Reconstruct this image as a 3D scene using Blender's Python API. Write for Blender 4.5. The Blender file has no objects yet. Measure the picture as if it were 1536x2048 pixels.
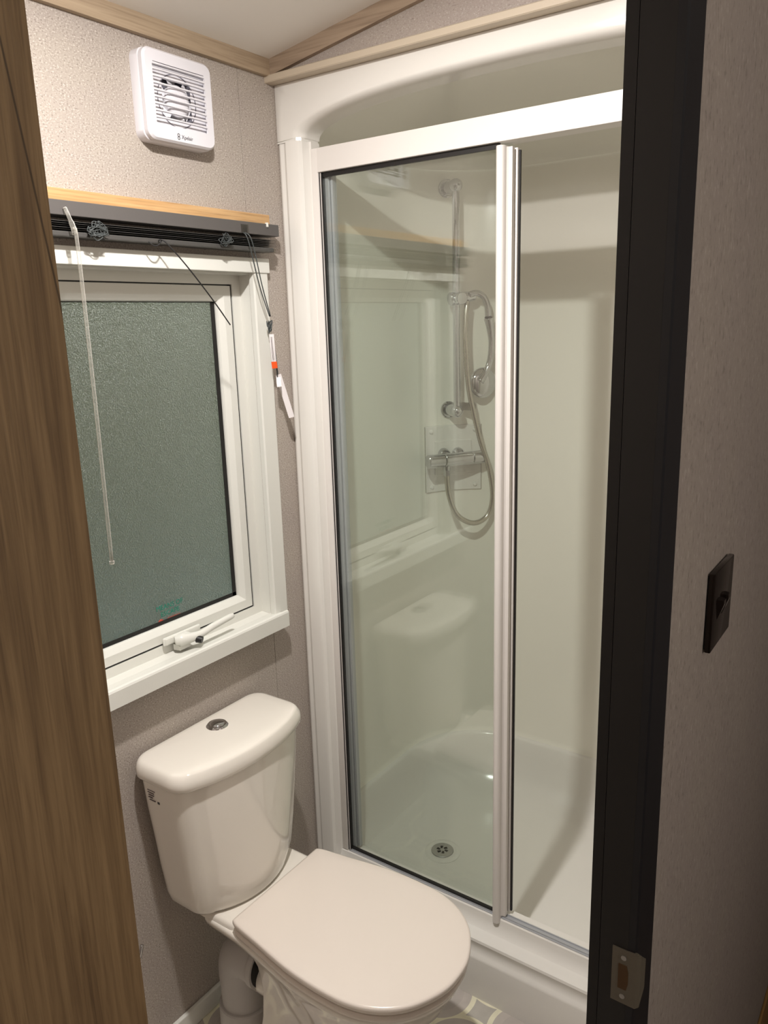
import bpy, bmesh, math, random
from mathutils import Vector, Matrix, Euler
random.seed(7)
S = bpy.context.scene
COL = S.collection
R = math.radians

# ------------------------------------------------------------------ camera
cam_d = bpy.data.cameras.new('camera')
cam = bpy.data.objects.new('camera', cam_d); COL.objects.link(cam)
cam_d.sensor_fit = 'HORIZONTAL'; cam_d.sensor_width = 36.0
cam_d.lens = 1572.0 / 1536.0 * 36.0
cam_d.clip_start = 0.02
yaw, pit, rol = R(35.44), R(13.63), R(-1.67)
fwd = Vector((-math.sin(yaw) * math.cos(pit), math.cos(yaw) * math.cos(pit), -math.sin(pit)))
rt = Vector((math.cos(yaw), math.sin(yaw), 0)); up = rt.cross(fwd)
r2 = math.cos(rol) * rt + math.sin(rol) * up; u2 = -math.sin(rol) * rt + math.cos(rol) * up
m = Matrix((r2, u2, -fwd)).transposed().to_4x4()
m.translation = Vector((1.352, -1.536, 1.714))
cam.matrix_world = m
S.camera = cam
# ------------------------------------------------------------------ world: dusk outside
w = bpy.data.worlds.new('dusk'); S.world = w; w.use_nodes = True
w.node_tree.nodes['Background'].inputs[0].default_value = (0.55, 0.55, 0.48, 1)
w.node_tree.nodes['Background'].inputs[1].default_value = 1.95
# ------------------------------------------------------------------ exposure
S.view_settings.view_transform = 'Standard'; S.view_settings.look = 'None'
S.view_settings.exposure = 0.10; S.view_settings.gamma = 1.0
S.view_settings.use_curve_mapping = False

def lamp(name, loc, power, radius, color):
    d = bpy.data.lights.new(name, 'POINT'); d.energy = power; d.shadow_soft_size = radius; d.color = color
    o = bpy.data.objects.new(name, d); COL.objects.link(o); o.location = loc
    return o
lamp('bathroom_light', (0.63, -0.78, 2.345), 4.0, 0.028, (1.0, 0.965, 0.93))
dl = bpy.data.lights.new('bathroom_downlight', 'AREA'); dl.shape = 'DISK'; dl.size = 0.062; dl.energy = 21.0; dl.color = (1.0, 0.965, 0.93)
dlo = bpy.data.objects.new('bathroom_downlight', dl); COL.objects.link(dlo); dlo.location = (0.63, -0.78, 2.375)
lamp('hall_light', (2.42, -1.25, 1.85), 19.0, 0.06, (1.0, 0.93, 0.86))

# ------------------------------------------------------------------ materials
def srgb(r, g, b):
    f = lambda c: (c / 255 / 12.92) if c / 255 <= .04045 else ((c / 255 + .055) / 1.055) ** 2.4
    return (f(r), f(g), f(b), 1)

def mat(name, col, rough=.5, metal=0., coat=0., spec=.5):
    m = bpy.data.materials.new(name); m.use_nodes = True
    b = m.node_tree.nodes['Principled BSDF']
    b.inputs['Base Color'].default_value = col; b.inputs['Roughness'].default_value = rough
    b.inputs['Metallic'].default_value = metal; b.inputs['Coat Weight'].default_value = coat
    b.inputs['Specular IOR Level'].default_value = spec
    return m

def nt(m):
    t = m.node_tree; return t, t.nodes, t.links, t.nodes['Principled BSDF']

def ramp(nodes, stops):
    r = nodes.new('ShaderNodeValToRGB'); e = r.color_ramp.elements
    while len(e) > 1: e.remove(e[-1])
    e[0].position = stops[0][0]; e[0].color = stops[0][1]
    for p, c in stops[1:]:
        x = e.new(p); x.color = c
    return r

def bump(m, src, strength, dist):
    t, N, L, b = nt(m)
    bp = N.new('ShaderNodeBump'); bp.inputs['Strength'].default_value = strength; bp.inputs['Distance'].default_value = dist
    L.new(src, bp.inputs['Height']); L.new(bp.outputs[0], b.inputs['Normal'])

def mat_wall(name, a, bcol, c, scale=(1, 1, 1), sc=330.):
    m = mat(name, a, .62); t, N, L, b = nt(m)
    tc = N.new('ShaderNodeTexCoord'); mp = N.new('ShaderNodeMapping'); mp.inputs['Scale'].default_value = scale
    L.new(tc.outputs['Object'], mp.inputs['Vector'])
    n1 = N.new('ShaderNodeTexNoise'); n1.inputs['Scale'].default_value = sc; n1.inputs['Detail'].default_value = 3; n1.inputs['Roughness'].default_value = .6
    L.new(mp.outputs[0], n1.inputs['Vector'])
    r = ramp(N, [(.30, bcol), (.43, a), (.57, a), (.70, c)])
    L.new(n1.outputs['Fac'], r.inputs[0])
    n2 = N.new('ShaderNodeTexNoise'); n2.inputs['Scale'].default_value = 9; n2.inputs['Detail'].default_value = 2
    L.new(mp.outputs[0], n2.inputs['Vector'])
    mx = N.new('ShaderNodeMix'); mx.data_type = 'RGBA'; mx.blend_type = 'MULTIPLY'; mx.inputs[0].default_value = 1
    r2_ = ramp(N, [(.3, (.95, .94, .95, 1)), (.7, (1, 1, .98, 1))]); L.new(n2.outputs['Fac'], r2_.inputs[0])
    L.new(r.outputs[0], mx.inputs[6]); L.new(r2_.outputs[0], mx.inputs[7]); L.new(mx.outputs[2], b.inputs['Base Color'])
    bump(m, n1.outputs['Fac'], .35, .0012)
    return m

def mat_wood(name, dark, mid, light, axis=2, sc=1., streak=None, rough=.5):
    m = mat(name, mid, rough); t, N, L, b = nt(m)
    tc = N.new('ShaderNodeTexCoord'); mp = N.new('ShaderNodeMapping')
    s = [60 * sc] * 3; s[axis] = 2.2 * sc; mp.inputs['Scale'].default_value = s
    L.new(tc.outputs['Object'], mp.inputs['Vector'])
    n1 = N.new('ShaderNodeTexNoise'); n1.inputs['Scale'].default_value = 1.6; n1.inputs['Detail'].default_value = 6
    n1.inputs['Roughness'].default_value = .62; n1.inputs['Distortion'].default_value = .6
    L.new(mp.outputs[0], n1.inputs['Vector'])
    r = ramp(N, [(.25, dark), (.48, mid), (.75, light)]); L.new(n1.outputs['Fac'], r.inputs[0])
    mp2 = N.new('ShaderNodeMapping'); s2 = [260 * sc] * 3; s2[axis] = 9 * sc; mp2.inputs['Scale'].default_value = s2
    L.new(tc.outputs['Object'], mp2.inputs['Vector'])
    n2 = N.new('ShaderNodeTexNoise'); n2.inputs['Scale'].default_value = 1.5; n2.inputs['Detail'].default_value = 3
    L.new(mp2.outputs[0], n2.inputs['Vector'])
    r3 = ramp(N, [(.3, (.72, .70, .68, 1)), (.5, (1, 1, 1, 1))]); L.new(n2.outputs['Fac'], r3.inputs[0])
    mx = N.new('ShaderNodeMix'); mx.data_type = 'RGBA'; mx.blend_type = 'MULTIPLY'; mx.inputs[0].default_value = .8
    L.new(r.outputs[0], mx.inputs[6]); L.new(r3.outputs[0], mx.inputs[7])
    out = mx.outputs[2]
    if streak:            # one long dark cathedral grain line: |x - (a + b z)| < w in object space
        ax, a_, b_, wd, z0 = streak
        sx = N.new('ShaderNodeSeparateXYZ'); L.new(tc.outputs['Object'], sx.inputs[0])
        mu = N.new('ShaderNodeMath'); mu.operation = 'MULTIPLY_ADD'; mu.inputs[1].default_value = -b_; mu.inputs[2].default_value = -a_
        L.new(sx.outputs[2], mu.inputs[0])
        ad = N.new('ShaderNodeMath'); ad.operation = 'ADD'; L.new(mu.outputs[0], ad.inputs[0]); L.new(sx.outputs[ax], ad.inputs[1])
        nn = N.new('ShaderNodeTexNoise'); nn.inputs['Scale'].default_value = 12; L.new(tc.outputs['Object'], nn.inputs['Vector'])
        ma = N.new('ShaderNodeMath'); ma.operation = 'MULTIPLY_ADD'; ma.inputs[1].default_value = .0004; L.new(nn.outputs['Fac'], ma.inputs[0]); L.new(ad.outputs[0], ma.inputs[2])
        ab = N.new('ShaderNodeMath'); ab.operation = 'ABSOLUTE'; L.new(ma.outputs[0], ab.inputs[0])
        mr = N.new('ShaderNodeMapRange'); mr.inputs[1].default_value = wd * .35; mr.inputs[2].default_value = wd
        mr.inputs[3].default_value = .75; mr.inputs[4].default_value = 0; L.new(ab.outputs[0], mr.inputs[0])
        m2 = N.new('ShaderNodeMix'); m2.data_type = 'RGBA'; L.new(mr.outputs[0], m2.inputs[0])
        L.new(out, m2.inputs[6]); m2.inputs[7].default_value = tuple(x * .22 for x in dark[:3]) + (1,)
        out = m2.outputs[2]
    L.new(out, b.inputs['Base Color'])
    bump(m, n2.outputs['Fac'], .15, .0006)
    return m

M = {}
M['wall'] = mat_wall('speckled_wallboard', srgb(170, 160, 151), srgb(112, 101, 92), srgb(216, 209, 200), (1, .8, 1.2))
M['wall_x'] = mat_wall('speckled_wallboard_gable', srgb(166, 155, 147), srgb(140, 128, 120), srgb(192, 184, 178), (.8, 1, 1.2))
M['hall'] = mat_wall('hall_vinyl_board', srgb(150, 141, 134), srgb(126, 118, 111), srgb(166, 157, 150), (1, 1, .55), 210.)
M['joint'] = mat('wall_joint_dark', srgb(78, 70, 64), .8)
M['ceil'] = mat('ceiling_white', srgb(240, 236, 230), .7)
M['trim'] = mat_wood('oak_cornice_foil', srgb(138, 118, 96), srgb(166, 146, 122), srgb(184, 164, 138), 1, .6)
M['trim_x'] = mat_wood('oak_cornice_foil_x', srgb(128, 110, 92), srgb(158, 138, 118), srgb(176, 156, 134), 0, .6)
M['board'] = mat_wood('light_oak_batten', srgb(152, 112, 70), srgb(188, 148, 100), srgb(208, 172, 126), 1, .7)
M['door'] = mat_wood('oak_door_foil', srgb(84, 64, 42), srgb(112, 90, 62), srgb(136, 112, 80), 2, 3.6, (1, -1.1850, -.141, .00042, 0), .55)
M['oak_dark'] = mat_wood('oak_skirting', srgb(110, 80, 40), srgb(140, 108, 60), srgb(160, 126, 78), 1, .6)
M['upvc'] = mat('white_upvc', srgb(221, 220, 213), .28)
M['gel'] = mat('shower_acrylic', srgb(230, 227, 221), .16, coat=.25)
M['gelin'] = mat('shower_liner_acrylic', srgb(243, 240, 230), .22, coat=.2)
M['frame'] = mat('white_powder_coat', srgb(224, 219, 214), .35)
M['cap'] = mat('cream_trim', srgb(196, 182, 162), .5)
M['cer'] = mat('vitreous_china', srgb(232, 226, 216), .07, coat=.6)
M['lid'] = mat('seat_thermoset', srgb(226, 216, 206), .22)
M['chrome'] = mat('chrome', (.56, .56, .57, 1), .07, 1.)
M['satin'] = mat('satin_metal', (.5, .5, .49, 1), .35, 1.)
M['hose'] = mat('ribbed_hose_metal', (.55, .52, .46, 1), .25, 1.)
M['wand'] = None
M['alu'] = mat('brushed_aluminium', (.50, .51, .53, 1), .35, .35)
M['black'] = mat('black_gasket', srgb(20, 17, 16), .5)
M['jamb'] = mat('black_door_lining', srgb(15, 13, 12), .5)
M['archi'] = mat('black_architrave', srgb(17, 18, 23), .45)
M['switch'] = mat('black_nickel', srgb(42, 34, 30), .12, .6)
M['plast'] = mat('black_plastic', srgb(14, 13, 13), .35)
M['blind'] = mat('charcoal_aluminium', srgb(88, 84, 82), .42)
M['slat'] = mat('charcoal_slat', srgb(74, 72, 70), .35)
M['cord'] = mat('charcoal_cord', srgb(66, 70, 70), .5)
M['cordk'] = mat('black_cord', srgb(26, 25, 25), .6)
M['fan'] = mat('fan_white_plastic', srgb(218, 216, 221), .3)
M['fanin'] = mat('fan_grey_inside', srgb(120, 118, 128), .5)
M['hole'] = mat('dark_hole', srgb(18, 16, 14), .7)
M['logo'] = mat('fan_print', srgb(60, 62, 64), .5)
M['paper'] = mat('paper_tag', srgb(226, 220, 220), .6)
M['orange'] = mat('orange_tag', srgb(232, 84, 22), .5)
M['printk'] = mat('fine_print', srgb(110, 100, 98), .6)
M['red'] = mat('red_print', srgb(196, 84, 68), .5)
M['green'] = mat('green_print', srgb(20, 130, 108), .5)
M['pipe'] = mat('soil_pipe_plastic', srgb(188, 184, 180), .45)
M['ledm'] = mat('steel_latch', srgb(104, 98, 86), .4, .3)
M['brass'] = mat('bored_chipboard', srgb(74, 50, 20), .8)
M['lampglass'] = mat('lamp_diffuser', (1, 1, 1, 1), .5)
_b = M['lampglass'].node_tree.nodes['Principled BSDF']; _b.inputs['Emission Color'].default_value = (1, .9, .78, 1); _b.inputs['Emission Strength'].default_value = 14

def mat_clear(name, tint, rough=0.02):
    m = bpy.data.materials.new(name); m.use_nodes = True; N = m.node_tree.nodes; L = m.node_tree.links
    N.remove(N['Principled BSDF']); out = N['Material Output']
    tr = N.new('ShaderNodeBsdfTransparent'); tr.inputs[0].default_value = tint
    gl = N.new('ShaderNodeBsdfGlossy'); gl.inputs['Roughness'].default_value = rough
    g = N.new('ShaderNodeNewGeometry'); dt = N.new('ShaderNodeVectorMath'); dt.operation = 'DOT_PRODUCT'
    L.new(g.outputs['Incoming'], dt.inputs[0]); L.new(g.outputs['Normal'], dt.inputs[1])
    ab = N.new('ShaderNodeMath'); ab.operation = 'ABSOLUTE'; L.new(dt.outputs['Value'], ab.inputs[0])
    su = N.new('ShaderNodeMath'); su.operation = 'SUBTRACT'; su.inputs[0].default_value = 1; L.new(ab.outputs[0], su.inputs[1])
    pw = N.new('ShaderNodeMath'); pw.operation = 'POWER'; pw.inputs[1].default_value = 5; L.new(su.outputs[0], pw.inputs[0])
    ma = N.new('ShaderNodeMath'); ma.operation = 'MULTIPLY_ADD'; ma.inputs[1].default_value = .96; ma.inputs[2].default_value = .066; L.new(pw.outputs[0], ma.inputs[0])
    mx = N.new('ShaderNodeMixShader'); L.new(ma.outputs[0], mx.inputs[0]); L.new(tr.outputs[0], mx.inputs[1]); L.new(gl.outputs[0], mx.inputs[2])
    L.new(mx.outputs[0], out.inputs[0])
    return m
M['glass'] = mat_clear('shower_glass', (.968, .985, .972, 1), 0.0)
M['clear'] = mat_clear('clear_acrylic', (.90, .90, .88, 1), .05)

def mat_wand():
    m = bpy.data.materials.new('wand_acrylic'); m.use_nodes = True; N = m.node_tree.nodes; L = m.node_tree.links
    N.remove(N['Principled BSDF']); out = N['Material Output']
    tr = N.new('ShaderNodeBsdfTransparent'); tr.inputs[0].default_value = (.93, .93, .91, 1)
    pb = N.new('ShaderNodeBsdfPrincipled'); pb.inputs['Base Color'].default_value = srgb(214, 210, 202); pb.inputs['Roughness'].default_value = .15
    lw = N.new('ShaderNodeLayerWeight'); lw.inputs[0].default_value = .5
    r = ramp(N, [(.20, (.14, .14, .14, 1)), (.60, (.92, .92, .92, 1))]); L.new(lw.outputs['Facing'], r.inputs[0])
    mx = N.new('ShaderNodeMixShader'); L.new(r.outputs[0], mx.inputs[0]); L.new(tr.outputs[0], mx.inputs[1]); L.new(pb.outputs[0], mx.inputs[2])
    L.new(mx.outputs[0], out.inputs[0])
    return m
M['wand'] = mat_wand()

def mat_frost():
    m = mat('frosted_glass', (.80, .86, .84, 1), .30); t, N, L, b = nt(m)
    b.inputs['Transmission Weight'].default_value = 1; b.inputs['IOR'].default_value = 1.45
    tc = N.new('ShaderNodeTexCoord'); n = N.new('ShaderNodeTexNoise'); n.inputs['Scale'].default_value = 300; n.inputs['Detail'].default_value = 2.0
    L.new(tc.outputs['Object'], n.inputs['Vector']); bump(m, n.outputs['Fac'], 1.0, .0035)
    return m
M['frost'] = mat_frost()

def mat_vinyl():
    m = mat('floor_vinyl_circles', srgb(186, 178, 168), .4); t, N, L, b = nt(m)
    tc = N.new('ShaderNodeTexCoord'); mp = N.new('ShaderNodeMapping')
    P = .17
    mp.inputs['Location'].default_value = (-3.332, -1.518, 0); mp.inputs['Rotation'].default_value = (0, 0, R(45)); mp.inputs['Scale'].default_value = (1 / P, 1 / P, 0)
    L.new(tc.outputs['Object'], mp.inputs['Vector'])
    def dist(off):
        a = N.new('ShaderNodeVectorMath'); a.operation = 'ADD'; a.inputs[1].default_value = (off + .5, off + .5, 0); L.new(mp.outputs[0], a.inputs[0])
        f = N.new('ShaderNodeVectorMath'); f.operation = 'FRACTION'; L.new(a.outputs[0], f.inputs[0])
        s = N.new('ShaderNodeVectorMath'); s.operation = 'SUBTRACT'; s.inputs[1].default_value = (.5, .5, 0); L.new(f.outputs[0], s.inputs[0])
        mz = N.new('ShaderNodeVectorMath'); mz.operation = 'MULTIPLY'; mz.inputs[1].default_value = (1, 1, 0); L.new(s.outputs[0], mz.inputs[0])
        l = N.new('ShaderNodeVectorMath'); l.operation = 'LENGTH'; L.new(mz.outputs[0], l.inputs[0])
        return l.outputs['Value']
    d = dist(0)
    inn = ramp(N, [(0, srgb(186, 178, 171)), (.36, srgb(194, 186, 178)), (.485, srgb(240, 235, 208)), (.56, srgb(188, 183, 174))])
    inn.color_ramp.interpolation = 'CONSTANT'
    L.new(d, inn.inputs[0])
    n = N.new('ShaderNodeTexNoise'); n.inputs['Scale'].default_value = 18; L.new(tc.outputs['Object'], n.inputs['Vector'])
    rr = ramp(N, [(.3, (.82, .82, .82, 1)), (.7, (1.0, 1.0, 1.0, 1))]); L.new(n.outputs['Fac'], rr.inputs[0])
    mx = N.new('ShaderNodeMix'); mx.data_type = 'RGBA'; mx.blend_type = 'MULTIPLY'; mx.inputs[0].default_value = 1
    L.new(inn.outputs[0], mx.inputs[6]); L.new(rr.outputs[0], mx.inputs[7]); L.new(mx.outputs[2], b.inputs['Base Color'])
    return m
M['floor'] = mat_vinyl()
M['carpet'] = mat('hall_floor_brown', srgb(120, 104, 88), .8)

# ------------------------------------------------------------------ mesh helpers
def link(name, bm, m, parent=None, smooth=False, angle=None):
    me = bpy.data.meshes.new(name); bmesh.ops.recalc_face_normals(bm, faces=bm.faces); bm.to_mesh(me); bm.free()
    o = bpy.data.objects.new(name, me); COL.objects.link(o); me.materials.append(M[m] if isinstance(m, str) else m)
    if smooth:
        me.shade_smooth()
        if angle: me.set_sharp_from_angle(angle=R(angle))
    if parent: o.parent = parent
    return o

def empty(name, loc=(0, 0, 0)):
    o = bpy.data.objects.new(name, None); COL.objects.link(o); o.location = loc; o.empty_display_size = .05
    return o
# All geometry is modelled in world coordinates; an Empty thing therefore sits at its base and its parts are shifted back
def adopt(root):
    for c in root.children:
        c.matrix_parent_inverse = Matrix.Translation(-root.location)

def tag(o, label=None, cat=None, group=None, kind=None):
    if label: o['label'] = label
    if cat: o['category'] = cat
    if group: o['group'] = group
    if kind: o['kind'] = kind
    return o

def box(bm, x0, x1, y0, y1, z0, z1, bev=0, seg=2):
    vs = [bm.verts.new(p) for p in ((x0, y0, z0), (x1, y0, z0), (x1, y1, z0), (x0, y1, z0), (x0, y0, z1), (x1, y0, z1), (x1, y1, z1), (x0, y1, z1))]
    fs = [bm.faces.new([vs[i] for i in q]) for q in ((0, 3, 2, 1), (4, 5, 6, 7), (0, 1, 5, 4), (1, 2, 6, 5), (2, 3, 7, 6), (3, 0, 4, 7))]
    if bev:
        es = set(e for f in fs for e in f.edges)
        bmesh.ops.bevel(bm, geom=list(es), offset=bev, segments=seg, affect='EDGES', profile=.5)
    return bm

def B(*a, **k): return box(bmesh.new(), *a, **k)

def loft(rings, close=True, cap0=True, cap1=True, bm=None):
    bm = bm or bmesh.new()
    V = [[bm.verts.new(p) for p in r] for r in rings]
    n = len(rings[0])
    for a, b in zip(V, V[1:]):
        for i in range(n if close else n - 1):
            j = (i + 1) % n
            bm.faces.new((a[i], a[j], b[j], b[i]))
    if cap0: bm.faces.new(V[0])
    if cap1: bm.faces.new(V[-1])
    return bm

def tube(pts, r, seg=10, bm=None, cap=True, closed=False):
    pts = [Vector(p) for p in pts]
    rs = r if isinstance(r, (list, tuple)) else [r] * len(pts)
    rings = []; ref = None
    for i, p in enumerate(pts):
        a = pts[max(i - 1, 0)]; b = pts[min(i + 1, len(pts) - 1)]
        t = (b - a).normalized()
        if ref is None:
            ref = t.orthogonal().normalized()
        ref = (ref - t * ref.dot(t)).normalized(); s = t.cross(ref)
        rings.append([p + rs[i] * (math.cos(2 * math.pi * k / seg) * ref + math.sin(2 * math.pi * k / seg) * s) for k in range(seg)])
    return loft(rings, True, cap, cap, bm)

def cyl(p0, p1, r0, r1=None, seg=28, bm=None, bev=0):
    r1 = r0 if r1 is None else r1
    p0, p1 = Vector(p0), Vector(p1)
    if bev:
        d = (p1 - p0).normalized() * bev
        return tube([p0, p0 + d, p1 - d, p1], [r0 - bev, r0, r1, r1 - bev], seg, bm)
    return tube([p0, p1], [r0, r1], seg, bm)

def prism(poly, axis, a, b, bm=None):     # extrude 2-D polygon along an axis (poly gives the other two coords in order)
    def P(u, v, t):
        return {0: (t, u, v), 1: (u, t, v), 2: (u, v, t)}[axis]
    return loft([[P(u, v, a) for u, v in poly], [P(u, v, b) for u, v in poly]], True, True, True, bm)

def rrect(x0, x1, y0, y1, r, n=6):
    out = []
    for cx, cy, a0 in ((x1 - r, y1 - r, 0), (x0 + r, y1 - r, 90), (x0 + r, y0 + r, 180), (x1 - r, y0 + r, 270)):
        for k in range(n + 1):
            a = R(a0 + 90 * k / n); out.append((cx + r * math.cos(a), cy + r * math.sin(a)))
    return out

def spline(pts, n=12, closed=False):
    P = [Vector(p) for p in pts]; out = []
    N = len(P)
    for i in range(N if closed else N - 1):
        g = lambda k: P[k % N] if closed else P[max(0, min(N - 1, k))]
        p0, p1, p2, p3 = g(i - 1), g(i), g(i + 1), g(i + 2)
        for k in range(n):
            t = k / n
            out.append(.5 * ((2 * p1) + (-p0 + p2) * t + (2 * p0 - 5 * p1 + 4 * p2 - p3) * t * t + (-p0 + 3 * p1 - 3 * p2 + p3) * t ** 3))
    if not closed: out.append(P[-1])
    return out

def sphere(c, r, bm=None, sx=1, sy=1, sz=1, seg=24):
    bm = bm or bmesh.new()
    bmesh.ops.create_uvsphere(bm, u_segments=seg, v_segments=seg // 2, radius=1, matrix=Matrix.Translation(c) @ Matrix.Diagonal((r * sx, r * sy, r * sz, 1)))
    return bm

def text(name, body, size, m, origin, xdir, ydir, parent=None, extrude=.0002, align='CENTER', sx=1.0):
    c = bpy.data.curves.new(name, 'FONT'); c.body = body; c.size = size; c.extrude = extrude; c.align_x = align; c.resolution_u = 3
    o = bpy.data.objects.new(name, c); COL.objects.link(o)
    bpy.context.view_layer.update()
    me = bpy.data.meshes.new_from_object(o.evaluated_get(bpy.context.evaluated_depsgraph_get()))
    COL.objects.unlink(o); bpy.data.objects.remove(o); bpy.data.curves.remove(c)
    me.materials.clear(); me.materials.append(M[m])
    xd, yd = Vector(xdir).normalized(), Vector(ydir).normalized(); zd = xd.cross(yd)
    mm = Matrix((xd * sx, yd, zd)).transposed().to_4x4(); mm.translation = Vector(origin)
    me.transform(mm); me.name = name
    r = bpy.data.objects.new(name, me); COL.objects.link(r)
    if parent: r.parent = parent
    return r

FZ = .025        # floor level
XW = 1.152       # inner face of the doorway partition
# ================================================================== SETTING
link('floor', B(-.07, 1.152, -1.5, -.03, FZ - .03, FZ), 'floor')['kind'] = 'structure'
o = link('floor', B(1.152, 2.6, -2.6, .8, FZ - .03, FZ), 'carpet'); o['kind'] = 'structure'

def ceil_z(x): return 2.30 + .153 * x
cl = link('ceiling', prism([(-.08, ceil_z(-.08)), (1.165, ceil_z(1.165)), (1.165, ceil_z(1.165) + .03), (-.08, ceil_z(-.08) + .03)], 1, -1.55, .02), 'ceil'); cl['kind'] = 'structure'
ch = link('ceiling', B(1.165, 2.65, -2.65, .85, 2.47, 2.50), 'ceil'); ch['kind'] = 'structure'

# window wall: dark backing in the joint, two boards in front of it
WY0, WY1, WZ0, WZ1 = -.735, -.140, .982, 1.832
wl = empty('wall_left', (0, -.75, FZ)); wl['kind'] = 'structure'
bm = bmesh.new()
box(bm, -.07, -.006, -1.5, WY0, FZ, 2.33); box(bm, -.07, -.006, WY1, 0.0, FZ, 2.33)
box(bm, -.07, -.006, WY0, WY1, FZ, WZ0); box(bm, -.07, -.006, WY0, WY1, WZ1, 2.33)
link('wall_core', bm, 'joint', wl)
bm = bmesh.new()
box(bm, -.006, 0, -1.5, WY0, FZ, 2.31); box(bm, -.006, 0, WY0, -.1475, WZ1, 2.31); box(bm, -.006, 0, WY0, -.1475, FZ, WZ0)
link('wall_panel', bm, 'wall', wl)
link('wall_panel', B(-.006, 0, -.146, 0.0, FZ, 2.31), 'wall', wl)
adopt(wl)
# gable above the shower
wb = link('wall_back', prism([(0, 2.262), (1.152, 2.262), (1.152, ceil_z(1.152) + .01), (0, ceil_z(0) + .01)], 1, -.042, .0), 'wall_x'); wb['kind'] = 'structure'
wf = link('wall_front', B(-.07, 1.152, -1.53, -1.5, FZ, 2.5), 'wall_x'); wf['kind'] = 'structure'
# partition with the doorway
JY, LY = -.94, -1.445
bm = bmesh.new()
box(bm, XW, 1.178, JY + .012, .8, FZ, 2.5); box(bm, XW, 1.178, -2.6, LY - .012, FZ, 2.5); box(bm, XW, 1.178, LY - .012, JY + .012, 2.05, 2.5)
wr = link('wall_right', bm, 'hall'); wr['kind'] = 'structure'
bm = bmesh.new()
box(bm, 2.6, 2.63, -2.6, .8, FZ, 2.5); box(bm, 1.178, 2.6, .8, .83, FZ, 2.5); box(bm, 1.178, 2.6, -2.63, -2.6, FZ, 2.5)
wh = link('wall_hall', bm, 'hall'); wh['kind'] = 'structure'
# cornice trims
t = link('trim_1', prism([(0, 2.266), (.012, 2.266), (.013, 2.270), (.013, ceil_z(.013)), (0, ceil_z(0))], 1, -1.5, -.042), 'trim', smooth=False); t['kind'] = 'structure'
t = link('trim_2', prism([(0.013, 2.268), (1.152, 2.266 + .153 * 1.152), (1.152, ceil_z(1.152)), (0.0, ceil_z(0)), (0, 2.266)], 1, -.054, -.042), 'trim_x'); t['kind'] = 'structure'
t = link('baseboard_left', B(0, .012, -1.5, -.07, FZ, FZ + .052, bev=.003), 'upvc'); t['kind'] = 'structure'
t = link('baseboard_right', B(1.178, 1.184, JY + .1, .8, FZ, .203, bev=.002), 'oak_dark'); t['kind'] = 'structure'

# ------------------------------------------------------------------ window
wi = empty('window_1', (-.04, (WY0 + WY1) / 2, WZ0)); wi['kind'] = 'structure'
bm = bmesh.new()      # outer frame
FX0, FX1 = -.072, -.0405
fy0, fy1, fz0, fz1 = WY0, WY1, WZ0, WZ1
fw = .030
for a in ((fy0, fy0 + fw, fz0, fz1), (fy1 - fw, fy1, fz0, fz1), (fy0 + fw, fy1 - fw, fz0, fz0 + fw - .004), (fy0 + fw, fy1 - fw, fz1 - fw + .006, fz1)):
    box(bm, FX0, FX1, *a)
link('window_frame', bm, 'upvc', wi)
# black weather seal round the sash
sy0, sy1, sz0, sz1 = fy0 + fw + .004, fy1 - fw - .0055, fz0 + fw, fz1 - fw + .0035
bm = bmesh.new(); q = .008
for a in ((sy0 - .004, sy0 + q, sz0 - .003, sz1 + .003), (sy1 - q, sy1 + .004, sz0 - .003, sz1 + .003), (sy0, sy1, sz0 - .003, sz0 + q), (sy0, sy1, sz1 - q, sz1 + .003)):
    box(bm, -.07, -.0425, *a)
link('weather_seal', bm, 'black', wi)
# opening sash: outer flat, inner bevel (mitred loft)
def mitre(y0, y1, z0, z1, prof):   # prof: list of (inset, x)
    return [[(x, y0 + i, z0 + i), (x, y1 - i, z0 + i), (x, y1 - i, z1 - i), (x, y0 + i, z1 - i)] for i, x in prof]
bm = loft(mitre(sy0, sy1, sz0, sz1, [(.0005, -.060), (.0005, -.041), (.001, -.040), (.022, -.040), (.0235, -.041), (.034, -.050), (.036, -.055), (.036, -.064), (.0005, -.064)]), True, False, False)
sash = link('sash', bm, 'upvc', wi)
gy0, gy1, gz0, gz1 = sy0 + .036, sy1 - .036, sz0 + .036, sz1 - .036
bm = bmesh.new(); q = .012
for a in ((gy0, gy0 + q, gz0, gz1), (gy1 - q, gy1, gz0, gz1), (gy0, gy1, gz0, gz0 + q * .8), (gy0, gy1, gz1 - .002, gz1)):
    box(bm, -.0605, -.0592, *a)
link('glazing_gasket', bm, 'black', sash)
link('frosted_pane', B(-.066, -.061, gy0 - .005, gy1 + .005, gz0 - .005, gz1 + .005), 'frost', sash)
# reveal lining, architraves, head board, sill
bm = bmesh.new()
box(bm, -.044, .0, WY1 - .003, WY1 + .004, WZ0, WZ1)
box(bm, -.044, .0, WY0 - .004, WY0 + .003, WZ0, WZ1)
box(bm, -.044, .0, WY0, WY1, WZ1 - .003, WZ1 + .004)
link('reveal_lining', bm, 'upvc', wi)
link('architrave', prism([(0, -.100), (.013, -.103), (.015, -.106), (.015, -.148), (.012, -.1515), (0, -.1515)][::-1], 2, WZ0 + .003, WZ1 + .002), 'upvc', wi)
link('architrave', prism([(0, -.7225), (.012, -.7225), (.015, -.726), (.015, -.768), (.013, -.771), (0, -.774)], 2, WZ0 + .003, WZ1 + .002), 'upvc', wi)
link('head_board', B(0, .018, -.775, -.099, WZ1, WZ1 + .033, bev=.0015), 'upvc', wi)
sill_prof = [(-.042, .972), (-.042, .986), (-.012, .984), (-.010, .987), (.030, .992), (.034, .999), (.038, 1.0015), (.043, 1.000), (.045, .996), (.045, .960), (.041, .958), (.041, .974), (0, .972)]
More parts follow.
